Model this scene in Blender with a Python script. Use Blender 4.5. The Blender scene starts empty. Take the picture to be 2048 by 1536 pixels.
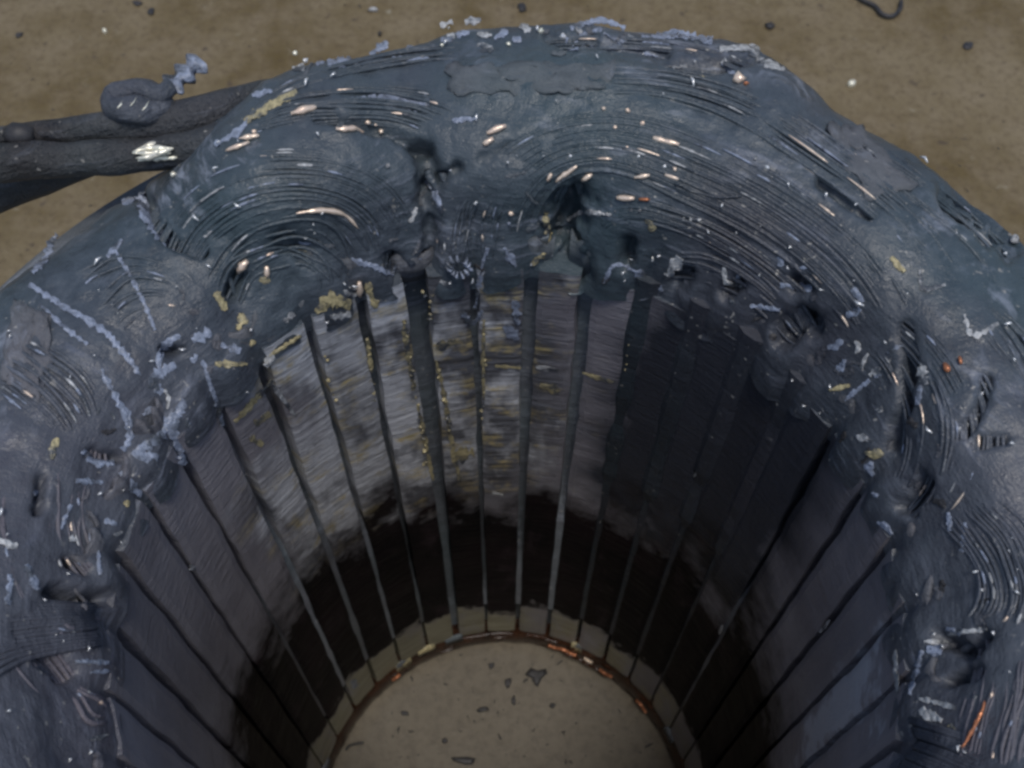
import bpy, bmesh, math, random
import numpy as np
from mathutils import Vector, Matrix, noise
from mathutils.bvhtree import BVHTree

random.seed(7)
rng = np.random.default_rng(7)
S = 0.065            # metres per bore radius; the builders below work in bore radii
H = 3.418            # core length
ZF = -3.66           # table level (core top is z = 0)
NS = 36
PI = math.pi

# ------------------------------------------------------------------ camera, sky, sun, exposure
sc = bpy.context.scene
CX, CY, CZ, TILT, ROLL, FPX = 0.001, -0.994, 2.628, 0.544, 0.016, 2153.0
FW = np.array([0, math.sin(TILT), -math.cos(TILT)])
_up = np.array([0, math.cos(TILT), math.sin(TILT)])
_rt = np.array([1.0, 0, 0])
RT = math.cos(ROLL) * _rt + math.sin(ROLL) * _up
UP = -math.sin(ROLL) * _rt + math.cos(ROLL) * _up
CAM = np.array([CX, CY, CZ])

def W(p):
    return (p[0] * S, p[1] * S, (p[2] - ZF) * S)

cd = bpy.data.cameras.new('camera')
cam = bpy.data.objects.new('camera', cd)
sc.collection.objects.link(cam)
m = Matrix.Identity(4)
for i in range(3):
    m[i][0], m[i][1], m[i][2] = RT[i], UP[i], -FW[i]
    m[i][3] = W(CAM)[i]
cam.matrix_world = m
cd.sensor_width = 36
cd.lens = FPX / 2048 * 36
cd.clip_start = 0.005
cd.clip_end = 50
cd.dof.use_dof = True
cd.dof.focus_distance = 3.0 * S
cd.dof.aperture_fstop = 45.0
sc.camera = cam

world = bpy.data.worlds.new('World')
sc.world = world
world.use_nodes = True
wn = world.node_tree
bg = wn.nodes['Background']
sky = wn.nodes.new('ShaderNodeTexSky')
sky.sky_type = 'NISHITA'
sky.sun_disc = False
SUN_EL, SUN_AZ = math.radians(75), math.radians(-76)     # azimuth counted from +x
sky.sun_elevation = SUN_EL
sky.sun_rotation = math.radians(90) - SUN_AZ
sky.air_density = 1.0
sky.dust_density = 2.0
wn.links.new(sky.outputs['Color'], bg.inputs['Color'])
bg.inputs['Strength'].default_value = 0.115

sd = bpy.data.lights.new('sun', 'SUN')
sd.energy = 1.5
sd.angle = math.radians(13)
sd.color = (1.0, 0.97, 0.93)
sun = bpy.data.objects.new('sun', sd)
sc.collection.objects.link(sun)
sdir = Vector((math.cos(SUN_EL) * math.cos(SUN_AZ), math.cos(SUN_EL) * math.sin(SUN_AZ), math.sin(SUN_EL)))
sun.rotation_euler = sdir.to_track_quat('Z', 'Y').to_euler()
sun.location = sdir * 3

sc.view_settings.view_transform = 'Standard'
sc.view_settings.look = 'None'
sc.view_settings.gamma = 1
sc.view_settings.exposure = -0.03
sc.cycles.filter_width = 2.9

# ------------------------------------------------------------------ helpers
COL = sc.collection
def mesh_obj(name, verts, faces, mat=None, parent=None, smooth=True, raw=False):
    me = bpy.data.meshes.new(name)
    v = np.asarray(verts, dtype=float)
    if not raw:
        v = v.copy(); v[:, 2] -= ZF; v *= S
    me.from_pydata(v.tolist(), [], [tuple(f) for f in faces])
    if mat: me.materials.append(mat)
    if smooth:
        me.polygons.foreach_set('use_smooth', [True] * len(me.polygons))
    me.update()
    o = bpy.data.objects.new(name, me)
    COL.objects.link(o)
    if parent: o.parent = parent
    return o

def tag(o, label=None, cat=None, group=None, kind=None):
    if label: o['label'] = label
    if cat: o['category'] = cat
    if group: o['group'] = group
    if kind: o['kind'] = kind
    return o

def nz(x, y, z, sc_=1.0):
    return noise.noise(Vector((x * sc_, y * sc_, z * sc_)))

def ray(x, y):
    d = FW + RT * (x - 1024) / FPX - UP * (y - 768) / FPX
    return d / np.linalg.norm(d)

def on_plane(x, y, z):
    d = ray(x, y)
    return CAM + d * (z - CAM[2]) / d[2]

def on_bore(x, y, R=1.0):
    d = ray(x, y)
    a = d[0]**2 + d[1]**2; b = 2 * (CAM[0]*d[0] + CAM[1]*d[1]); c = CAM[0]**2 + CAM[1]**2 - R*R
    t = (-b + math.sqrt(b*b - 4*a*c)) / (2*a)
    P = CAM + d * t
    return math.atan2(P[1], P[0]), P[2]

def project(P):
    d = np.asarray(P) - CAM
    zz = d @ FW
    return np.stack([1024 + FPX * (d @ RT) / zz, 768 - FPX * (d @ UP) / zz], -1)

def resample(path, n):
    p = np.asarray(path, dtype=float)
    # Catmull-Rom through the points, then even spacing
    q = np.vstack([2*p[0]-p[1], p, 2*p[-1]-p[-2]])
    out = []
    for i in range(len(p) - 1):
        for t in np.linspace(0, 1, 12, endpoint=False):
            a, b, c, d = q[i], q[i+1], q[i+2], q[i+3]
            out.append(0.5*((2*b)+(-a+c)*t+(2*a-5*b+4*c-d)*t*t+(-a+3*b-3*c+d)*t**3))
    out.append(p[-1]); out = np.array(out)
    s = np.concatenate([[0], np.cumsum(np.linalg.norm(np.diff(out, axis=0), axis=1))])
    u = np.linspace(0, s[-1], n)
    return np.stack([np.interp(u, s, out[:, k]) for k in range(out.shape[1])], -1)

def tube(pts, rad, sides=6, caps=True):
    pts = np.asarray(pts, dtype=float); n = len(pts)
    rad = np.broadcast_to(np.asarray(rad, dtype=float), (n,))
    t = np.gradient(pts, axis=0); t /= np.linalg.norm(t, axis=1)[:, None] + 1e-12
    ref = np.array([0.13, 0.21, 1.0]); ref /= np.linalg.norm(ref)
    V = []; F = []
    for i in range(n):
        a = np.cross(t[i], ref)
        if np.linalg.norm(a) < 1e-3: a = np.cross(t[i], [1, 0, 0])
        a /= np.linalg.norm(a); b = np.cross(t[i], a)
        for k in range(sides):
            w = 2*PI*k/sides
            V.append(pts[i] + rad[i]*(math.cos(w)*a + math.sin(w)*b))
    for i in range(n-1):
        for k in range(sides):
            k2 = (k+1) % sides
            F.append((i*sides+k, i*sides+k2, (i+1)*sides+k2, (i+1)*sides+k))
    if caps:
        F.append(tuple(range(sides))[::-1]); F.append(tuple((n-1)*sides+k for k in range(sides)))
    return V, F

class MB:
    def __init__(s): s.v = []; s.f = []
    def add(s, V, F):
        o = len(s.v); s.v.extend([tuple(x) for x in V]); s.f.extend([tuple(i+o for i in f) for f in F])
    def build(s, name, mat, parent=None, smooth=True):
        return mesh_obj(name, s.v, s.f, mat, parent, smooth)

# ------------------------------------------------------------------ materials
def new_mat(name):
    mt = bpy.data.materials.new(name); mt.use_nodes = True
    nt = mt.node_tree
    b = nt.nodes['Principled BSDF']
    return mt, nt, b

class N:
    """small node helper"""
    def __init__(s, nt):
        s.nt = nt
        tc = nt.nodes.new('ShaderNodeTexCoord')
        mp = nt.nodes.new('ShaderNodeMapping'); mp.inputs['Scale'].default_value = (1/S,)*3
        nt.links.new(tc.outputs['Object'], mp.inputs['Vector'])
        s.co = mp.outputs['Vector']
    def L(s, a, b): s.nt.links.new(a, b)
    def noise(s, scale, detail=4, rough=0.6, vec=None, dist=0.0):
        n = s.nt.nodes.new('ShaderNodeTexNoise')
        n.inputs['Scale'].default_value = scale; n.inputs['Detail'].default_value = detail
        n.inputs['Roughness'].default_value = rough; n.inputs['Distortion'].default_value = dist
        s.L(vec or s.co, n.inputs['Vector']); return n.outputs['Fac']
    def vor(s, scale, vec=None, feature='F1'):
        n = s.nt.nodes.new('ShaderNodeTexVoronoi'); n.feature = feature
        n.inputs['Scale'].default_value = scale; s.L(vec or s.co, n.inputs['Vector']); return n.outputs['Distance']
    def ramp(s, fac, stops):
        n = s.nt.nodes.new('ShaderNodeValToRGB'); e = n.color_ramp.elements
        while len(e) < len(stops): e.new(0.5)
        for el, (p, c) in zip(e, stops):
            el.position = p; el.color = (c, c, c, 1) if not hasattr(c, '__len__') else (*c, 1)
        s.L(fac, n.inputs['Fac']); return n.outputs['Color']
    def mix(s, f, a, b, mode='MIX'):
        n = s.nt.nodes.new('ShaderNodeMix'); n.data_type = 'RGBA'; n.blend_type = mode
        for sock, val in ((n.inputs[0], f), (n.inputs[6], a), (n.inputs[7], b)):
            if hasattr(val, 'links') or isinstance(val, bpy.types.NodeSocket): s.L(val, sock)
            elif hasattr(val, '__len__'): sock.default_value = (*val, 1)
            else: sock.default_value = val
        return n.outputs[2]
    def math(s, op, a, b=None, c=None):
        n = s.nt.nodes.new('ShaderNodeMath'); n.operation = op
        for i, val in enumerate((a, b, c)):
            if val is None: continue
            if isinstance(val, bpy.types.NodeSocket): s.L(val, n.inputs[i])
            else: n.inputs[i].default_value = val
        return n.outputs[0]
    def bump(s, h, strength, dist, nrm=None):
        n = s.nt.nodes.new('ShaderNodeBump'); n.inputs['Strength'].default_value = strength
        n.inputs['Distance'].default_value = dist * S
        s.L(h, n.inputs['Height'])
        if nrm: s.L(nrm, n.inputs['Normal'])
        return n.outputs['Normal']
    def polar(s):
        x = s.nt.nodes.new('ShaderNodeSeparateXYZ'); s.L(s.co, x.inputs[0])
        th = s.math('ARCTAN2', x.outputs[1], x.outputs[0])
        return th, x.outputs[2]
    def vec(s, a, b, c):
        n = s.nt.nodes.new('ShaderNodeCombineXYZ')
        for i, v in enumerate((a, b, c)):
            if isinstance(v, bpy.types.NodeSocket): s.L(v, n.inputs[i])
            else: n.inputs[i].default_value = v
        return n.outputs[0]

def grime(name, dark, light, rough=(0.42, 0.7), blue=0.35, spec=0.5, bump=0.3, glints=0.75, vary=None):
    mt, nt, b = new_mat(name); g = N(nt)
    big = g.noise(2.6, 5, 0.65)
    fine = g.noise(22, 5, 0.7)
    c = g.mix(g.ramp(big, [(0.32, 0.0), (0.68, 1.0)]), dark, light)
    c = g.mix(g.ramp(fine, [(0.35, 0.0), (0.75, 0.55)]), c, tuple(x*1.7 for x in light))
    sm = g.ramp(g.noise(5.5, 6, 0.75, dist=0.6), [(0.60, 0.0), (0.70, 1.0)])
    c = g.mix(g.math('MULTIPLY', sm, blue), c, (0.17, 0.20, 0.27))
    br = g.ramp(g.noise(4.1, 4, 0.6), [(0.60, 0.0), (0.75, 0.4)])
    c = g.mix(br, c, (0.050, 0.042, 0.034))
    hue = g.ramp(g.noise(1.3, 3, 0.6), [(0.40, 0.0), (0.66, 0.8)])
    c = g.mix(hue, c, g.mix(0.5, c, (0.040, 0.084, 0.092)))
    th, zz = g.polar()
    rad = nt.nodes.new('ShaderNodeVectorMath'); rad.operation = 'LENGTH'; g.L(g.co, rad.inputs[0])
    st = g.noise(1.0, 4, 0.75, g.vec(g.math('MULTIPLY', th, 5.5), g.math('MULTIPLY', rad.outputs['Value'], 26), g.math('MULTIPLY', zz, 26)), dist=0.4)
    where = g.ramp(g.noise(1.9, 3, 0.6), [(0.38, 0.0), (0.58, 1.0)])
    glint = g.math('MULTIPLY', g.ramp(st, [(0.53, 0.0), (0.68, 1.0)]), where)  # pale streaks painted into the colour as glints along the wires
    c = g.mix(g.math('MULTIPLY', glint, glints), c, (0.30, 0.335, 0.40))
    pur = g.ramp(g.noise(0.9, 2, 0.5), [(0.44, 0.0), (0.62, 0.4)])
    xyz = nt.nodes.new('ShaderNodeSeparateXYZ'); g.L(g.co, xyz.inputs[0])
    wob = g.math('MULTIPLY', g.math('SUBTRACT', g.noise(2.2, 4, 0.65), 0.5), 1.2)
    # purple-grey tint towards the near side, darker round the right of the bore mouth
    near = g.ramp(g.math('ADD', g.math('SUBTRACT', 0.75, xyz.outputs[1]), wob), [(0.0, 0.0), (0.8, 0.6)])
    c = g.mix(near, c, g.mix(0.6, c, (0.122, 0.108, 0.128)))
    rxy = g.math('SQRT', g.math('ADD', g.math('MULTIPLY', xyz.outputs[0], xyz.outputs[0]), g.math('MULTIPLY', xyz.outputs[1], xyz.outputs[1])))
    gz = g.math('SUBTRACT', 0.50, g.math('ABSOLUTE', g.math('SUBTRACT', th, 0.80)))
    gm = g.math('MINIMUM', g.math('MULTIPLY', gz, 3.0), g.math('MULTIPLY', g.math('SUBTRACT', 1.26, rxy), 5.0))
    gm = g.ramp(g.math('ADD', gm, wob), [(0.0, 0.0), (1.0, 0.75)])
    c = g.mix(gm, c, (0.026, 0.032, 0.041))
    c = g.mix(pur, c, g.mix(0.5, c, (0.112, 0.096, 0.118)))
    tiny = g.math('MULTIPLY', g.ramp(g.noise(48, 2, 0.5), [(0.69, 0.0), (0.73, 1.0)]), where)
    c = g.mix(g.math('MULTIPLY', tiny, 0.8), c, (0.42, 0.40, 0.36))
    if vary:
        oi = nt.nodes.new('ShaderNodeObjectInfo'); tr = nt.nodes.new('ShaderNodeMapRange')
        g.L(g.math('MULTIPLY', g.math('ADD', oi.outputs['Random'], g.noise(2.2, 3, 0.6)), 0.5), tr.inputs['Value'])
        tr.inputs['From Min'].default_value = 0.2; tr.inputs['From Max'].default_value = 0.8
        tr.inputs['To Min'].default_value = vary[0]; tr.inputs['To Max'].default_value = vary[1]
        c = g.mix(1.0, c, tr.outputs[0], 'MULTIPLY')
    g.L(c, b.inputs['Base Color'])
    r = nt.nodes.new('ShaderNodeMapRange'); g.L(fine, r.inputs['Value'])
    r.inputs['From Min'].default_value = 0.3; r.inputs['From Max'].default_value = 0.7
    r.inputs['To Min'].default_value = rough[0]; r.inputs['To Max'].default_value = rough[1]
    g.L(r.outputs[0], b.inputs['Roughness'])
    b.inputs['Specular IOR Level'].default_value = spec
    n1 = g.bump(g.noise(9, 6, 0.7), bump, 0.05)
    n2 = g.bump(g.noise(150, 2, 0.6), bump*0.8, 0.007, g.bump(st, bump*0.9, 0.022, n1))
    g.L(n2, b.inputs['Normal'])
    return mt

M = {}
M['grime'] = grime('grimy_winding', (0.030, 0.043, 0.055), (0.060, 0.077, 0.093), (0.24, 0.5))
M['wedge_dark'] = grime('dark_wedge', (0.016, 0.019, 0.025), (0.026, 0.030, 0.038), (0.4, 0.6), 0.02, 0.3, 0.3, 0.1)  # darker tone for wedges on the right of the bore
M['strand'] = grime('grimy_strand', (0.030, 0.043, 0.055), (0.060, 0.077, 0.093), (0.24, 0.48), 0.2, 0.5, 0.35)
M['strand_pale'] = grime('pale_strand', (0.095, 0.091, 0.104), (0.150, 0.142, 0.160), (0.4, 0.65), 0.25, 0.45, 0.35)  # paler purple-grey tone for the lower side coils
M['paper'] = grime('grimy_paper', (0.075, 0.080, 0.088), (0.125, 0.132, 0.142), (0.5, 0.8), 0.15, 0.35, 0.4)
M['cable'] = grime('grimy_cable', (0.014, 0.012, 0.013), (0.048, 0.044, 0.041), (0.4, 0.65), 0.1, 0.45, 0.8, 0.3)
M['lump'] = grime('grimy_lump', (0.030, 0.034, 0.045), (0.07, 0.078, 0.10), (0.4, 0.6), 0.3, 0.5, 0.6)

def simple(name, col, rough, metal=0.0, var=0.3, spec=0.5, bump=0.3):
    mt, nt, b = new_mat(name); g = N(nt)
    n = g.noise(14, 4, 0.65)
    c = g.mix(g.ramp(n, [(0.3, 0.0), (0.7, 1.0)]), tuple(x*(1-var) for x in col), tuple(min(1, x*(1+var)) for x in col))
    g.L(c, b.inputs['Base Color'])
    b.inputs['Roughness'].default_value = rough; b.inputs['Metallic'].default_value = metal
    b.inputs['Specular IOR Level'].default_value = spec
    g.L(g.bump(g.noise(40, 3, 0.6), bump, 0.012), b.inputs['Normal'])
    return mt
def film(name, col, cover=0.5):
    mt, nt, b = new_mat(name); g = N(nt)
    n = g.noise(11, 6, 0.75); n2 = g.noise(45, 3, 0.7)
    c = g.mix(g.ramp(n2, [(0.35, 0.0), (0.7, 1.0)]), tuple(x*0.6 for x in col), tuple(x*1.25 for x in col))
    c = g.mix(g.ramp(n, [(cover-0.10, 0.0), (cover+0.02, 1.0)]), c, (0.066, 0.076, 0.090))
    g.L(c, b.inputs['Base Color']); b.inputs['Roughness'].default_value = 0.38
    g.L(g.bump(n2, 0.5, 0.012), b.inputs['Normal'])
    return mt
M['film'] = film('film_flake', (0.30, 0.345, 0.44), 0.60)
M['film_pale'] = film('film_pale', (0.52, 0.53, 0.53), 0.57)
M['film_gold'] = film('film_gold', (0.50, 0.43, 0.24), 0.57)
M['copper'] = simple('bare_copper', (0.98, 0.74, 0.58), 0.30, 0.4, 0.12)
M['copper_red'] = simple('red_copper', (0.55, 0.22, 0.11), 0.35, 0.6, 0.4)
M['tin'] = simple('tinned_metal', (0.97, 0.90, 0.74), 0.30, 0.45, 0.1)
M['amber'] = simple('amber_varnish', (0.040, 0.017, 0.009), 0.25, 0, 0.7, 0.5)
M['filing'] = simple('metal_filing', (0.85, 0.86, 0.85), 0.25, 0.5, 0.1)
M['debris'] = simple('dark_flake', (0.035, 0.034, 0.036), 0.55, 0, 0.4)
M['wedge'] = grime('slot_wedge', (0.075, 0.082, 0.092), (0.125, 0.135, 0.148), (0.35, 0.6), 0.1, 0.45, 0.3, 0.5, (0.35, 2.2))

# teeth: rotor-rubbed laminated steel
def tooth_material():
    mt, nt, b = new_mat('rubbed_lamination'); g = N(nt)
    th, z = g.polar()
    zl = g.math('ADD', z, ZF)               # 0 at the core top, downwards negative
    lam = g.noise(1.0, 3, 0.7, g.vec(g.math('MULTIPLY', th, 2.6), 0.0, g.math('MULTIPLY', z, 38)))
    lamf = g.noise(1.0, 2, 0.7, g.vec(g.math('MULTIPLY', th, 9.0), 3.0, g.math('MULTIPLY', z, 75)))
    patch = g.noise(2.0, 4, 0.6)
    dust = g.mix(g.ramp(patch, [(0.35, 0.0), (0.65, 1.0)]), (0.235, 0.222, 0.245), (0.345, 0.33, 0.355))
    dust = g.mix(g.ramp(lam, [(0.35, 0.0), (0.7, 0.25)]), dust, (0.37, 0.355, 0.38))
    oi = nt.nodes.new('ShaderNodeObjectInfo'); rnd = oi.outputs['Random']
    # worn patch on the wall, with its own ragged outline, different on every tooth
    wn_ = g.noise(2.2, 4, 0.65)
    dth = g.math('ABSOLUTE', g.math('SUBTRACT', th, 1.95))
    wt = g.math('SUBTRACT', 0.70, dth)
    wt = g.math('ADD', wt, g.math('MULTIPLY', g.math('SUBTRACT', wn_, 0.5), 1.1))
    wmask = g.ramp(g.math('MULTIPLY', wt, 2.0), [(0.0, 0.0), (0.5, 1.0)])
    zb = g.math('MULTIPLY', g.math('ADD', zl, 1.75), 3.0)
    wmask = g.math('MULTIPLY', wmask, g.ramp(g.math('ADD', zb, g.math('MULTIPLY', g.math('SUBTRACT', patch, 0.5), 2.0)), [(0.0, 0.0), (1.0, 1.0)]))
    clump = g.noise(1.0, 4, 0.65, g.vec(g.math('ADD', g.math('MULTIPLY', th, 4.0), g.math('MULTIPLY', rnd, 9.0)), 5.0, g.math('MULTIPLY', z, 2.6)))
    lf = g.math('SUBTRACT', 1.0, g.math('MULTIPLY', g.math('ABSOLUTE', g.math('SUBTRACT', th, 2.22)), 2.0))
    clump = g.math('ADD', clump, g.math('MULTIPLY', g.math('MAXIMUM', lf, -0.5), 0.16))
    steel = g.mix(g.ramp(lam, [(0.34, 0.0), (0.66, 1.0)]), (0.065, 0.065, 0.070), (0.25, 0.26, 0.29))
    bright = g.mix(g.ramp(lam, [(0.34, 0.0), (0.60, 1.0)]), (0.48, 0.49, 0.52), (0.95, 0.97, 1.0))
    silver = g.mix(g.ramp(clump, [(0.46, 0.0), (0.62, 1.0)]), steel, bright)
    goldn = g.noise(1.0, 4, 0.7, g.vec(g.math('ADD', g.math('MULTIPLY', th, 5.0), g.math('MULTIPLY', rnd, 7.0)), 9.0, g.math('MULTIPLY', z, 6)))
    gold = g.math('MULTIPLY', g.ramp(goldn, [(0.52, 0.0), (0.62, 1.0)]), g.ramp(lam, [(0.38, 0.0), (0.58, 0.9)]))
    silver = g.mix(gold, silver, (0.70, 0.56, 0.24))
    silver = g.mix(g.ramp(lamf, [(0.5, 0.0), (0.7, 0.5)]), silver, (0.045, 0.043, 0.042))
    c = g.mix(wmask, dust, silver)
    # pale rubbed spot low on the right
    pt = g.math('SUBTRACT', 0.15, g.math('ABSOLUTE', g.math('ADD', th, 0.17)))
    pz = g.math('SUBTRACT', 0.55, g.math('ABSOLUTE', g.math('ADD', zl, 0.70)))
    pm = g.math('MINIMUM', g.math('MULTIPLY', pt, 8.0), g.math('MULTIPLY', pz, 3.0))
    pm = g.math('ADD', pm, g.math('MULTIPLY', g.math('SUBTRACT', g.noise(6, 4, 0.7), 0.55), 4.0))
    c = g.mix(g.ramp(pm, [(0.1, 0.0), (0.6, 0.8)]), c, (0.62, 0.65, 0.70))
    # dark blotch on the right of the wall
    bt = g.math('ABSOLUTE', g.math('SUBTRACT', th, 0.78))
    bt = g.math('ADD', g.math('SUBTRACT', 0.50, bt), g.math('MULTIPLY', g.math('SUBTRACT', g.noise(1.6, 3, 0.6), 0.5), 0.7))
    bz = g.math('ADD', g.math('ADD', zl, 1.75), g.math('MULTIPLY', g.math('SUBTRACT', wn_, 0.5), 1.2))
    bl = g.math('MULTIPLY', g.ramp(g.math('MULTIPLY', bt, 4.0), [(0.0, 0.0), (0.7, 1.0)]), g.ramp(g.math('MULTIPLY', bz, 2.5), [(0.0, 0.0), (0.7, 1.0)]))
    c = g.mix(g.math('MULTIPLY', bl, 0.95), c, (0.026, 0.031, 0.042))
    # oily varnish band low in the bore, ending at another height on every tooth
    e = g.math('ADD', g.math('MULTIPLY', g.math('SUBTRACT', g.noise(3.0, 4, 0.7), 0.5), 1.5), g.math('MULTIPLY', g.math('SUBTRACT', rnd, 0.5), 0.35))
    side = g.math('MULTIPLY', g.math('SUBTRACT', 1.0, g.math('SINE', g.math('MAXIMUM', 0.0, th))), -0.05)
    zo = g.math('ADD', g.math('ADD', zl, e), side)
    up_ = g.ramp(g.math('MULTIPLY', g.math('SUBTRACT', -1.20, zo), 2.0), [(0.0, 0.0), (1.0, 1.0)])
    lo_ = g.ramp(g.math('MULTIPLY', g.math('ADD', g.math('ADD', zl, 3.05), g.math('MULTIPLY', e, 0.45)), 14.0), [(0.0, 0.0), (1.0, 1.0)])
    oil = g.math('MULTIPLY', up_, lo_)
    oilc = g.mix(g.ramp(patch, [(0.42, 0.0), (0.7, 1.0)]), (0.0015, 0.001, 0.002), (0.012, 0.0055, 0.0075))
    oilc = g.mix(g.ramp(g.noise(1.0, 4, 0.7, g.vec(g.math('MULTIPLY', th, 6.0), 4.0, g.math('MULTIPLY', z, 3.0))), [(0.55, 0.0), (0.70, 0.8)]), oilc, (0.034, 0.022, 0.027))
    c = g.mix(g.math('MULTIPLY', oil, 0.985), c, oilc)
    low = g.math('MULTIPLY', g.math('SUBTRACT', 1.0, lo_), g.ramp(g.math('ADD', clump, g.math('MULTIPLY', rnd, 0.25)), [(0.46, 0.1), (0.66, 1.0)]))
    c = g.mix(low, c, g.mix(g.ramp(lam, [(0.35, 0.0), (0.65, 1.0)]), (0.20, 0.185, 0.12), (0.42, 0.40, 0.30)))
    tone = nt.nodes.new('ShaderNodeMapRange'); g.L(rnd, tone.inputs['Value']); tone.inputs['To Min'].default_value = 0.78; tone.inputs['To Max'].default_value = 1.15
    c = g.mix(1.0, c, tone.outputs[0], 'MULTIPLY')
    g.L(c, b.inputs['Base Color'])
    dry = g.math('SUBTRACT', 1.0, g.math('MAXIMUM', oil, g.math('MULTIPLY', bl, 0.7)))
    g.L(g.math('MULTIPLY', dry, 0.25), b.inputs['Metallic'])
    g.L(g.math('ADD', g.math('MULTIPLY', dry, 0.46), 0.04), b.inputs['Specular IOR Level'])
    g.L(g.ramp(lam, [(0.2, 0.34), (0.8, 0.6)]), b.inputs['Roughness'])
    n1 = g.bump(lam, 0.2, 0.02); n2 = g.bump(lamf, 0.4, 0.012, n1); n3 = g.bump(g.noise(30, 4, 0.7), 0.35, 0.015, n2)
    g.L(n3, b.inputs['Normal'])
    return mt
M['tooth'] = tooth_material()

def floor_material():
    mt, nt, b = new_mat('dusty_floor'); g = N(nt)
    big = g.noise(0.8, 6, 0.65); mid = g.noise(2.4, 6, 0.7); fine = g.noise(16, 5, 0.75)
    c = g.mix(g.ramp(big, [(0.38, 0.0), (0.62, 1.0)]), (0.112, 0.078, 0.026), (0.205, 0.162, 0.092))
    c = g.mix(g.ramp(mid, [(0.42, 0.0), (0.72, 0.6)]), c, (0.255, 0.205, 0.135))
    c = g.mix(g.ramp(fine, [(0.48, 0.0), (0.66, 0.7)]), c, (0.100, 0.070, 0.036))
    grit = g.noise(60, 3, 0.7)
    c = g.mix(g.ramp(grit, [(0.60, 0.0), (0.68, 0.75)]), c, (0.055, 0.040, 0.026))
    c = g.mix(g.ramp(g.noise(42, 3, 0.6), [(0.66, 0.0), (0.72, 0.7)]), c, (0.34, 0.30, 0.20))
    sp = g.ramp(g.noise(7.5, 3, 0.5), [(0.66, 0.0), (0.72, 0.75)])
    c = g.mix(sp, c, (0.075, 0.055, 0.038))
    li = g.ramp(g.noise(5.2, 4, 0.65, dist=0.8), [(0.66, 0.0), (0.74, 0.6)])
    c = g.mix(li, c, (0.36, 0.33, 0.24))
    # greyer floor colour inside the bore circle
    x = nt.nodes.new('ShaderNodeVectorMath'); x.operation = 'LENGTH'; g.L(g.co, x.inputs[0])
    rr = g.math('ADD', x.outputs['Value'], g.math('MULTIPLY', mid, 0.4))
    gd = g.ramp(g.math('MULTIPLY', rr, 0.5), [(0.55, 0.8), (0.75, 0.0)])
    c = g.mix(gd, c, g.mix(g.ramp(fine, [(0.45, 0.0), (0.70, 1.0)]), (0.165, 0.148, 0.122), (0.115, 0.103, 0.086)))
    g.L(c, b.inputs['Base Color'])
    b.inputs['Roughness'].default_value = 0.6
    b.inputs['Specular IOR Level'].default_value = 0.35
    n1 = g.bump(mid, 0.3, 0.03); n2 = g.bump(fine, 0.4, 0.015, n1)
    g.L(n2, b.inputs['Normal'])
    return mt
M['floor'] = floor_material()

# ------------------------------------------------------------------ floor
def make_floor():
    e = 3.0
    n = 40
    xs = np.linspace(-1, 1, n+1); xs = np.sign(xs) * np.abs(xs)**2.2 * e
    V = [(x, y, 0.0) for y in xs for x in xs]
    F = [(j*(n+1)+i, j*(n+1)+i+1, (j+1)*(n+1)+i+1, (j+1)*(n+1)+i) for j in range(n) for i in range(n)]
    o = mesh_obj('floor', V, F, M['floor'], raw=True)
    tag(o, kind='structure')
make_floor()

# ------------------------------------------------------------------ stator
stator = bpy.data.objects.new('motor_stator', None)
COL.objects.link(stator)
stator.empty_display_size = 0.05
tag(stator, 'large grimy motor stator standing on end, with grey coils around its slotted bore', 'motor stator')

PITCH = 2*PI/NS
TH0 = math.radians(157.0) + 0.0      # slot 0
T0 = 2.740
def slot_angle(i): return T0 - i*PITCH

# yoke
def ring(r0, r1, z0, z1, n=180, rough=0.0):
    V = []; F = []
    prof = [(r0, z1), (r1-0.01, z1), (r1, z1-0.01), (r1, z0), (r0, z0)]
    k = len(prof)
    for i in range(n):
        a = 2*PI*i/n
        for r, z in prof: V.append((r*math.cos(a), r*math.sin(a), z))
    for i in range(n):
        j = (i+1) % n
        for q in range(k):
            q2 = (q+1) % k
            F.append((i*k+q, j*k+q, j*k+q2, i*k+q2))
    return V, F
V, F = ring(1.46, 1.80, -H, -0.004)
mesh_obj('core_yoke', V, F, M['paper'], stator, smooth=False)

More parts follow.
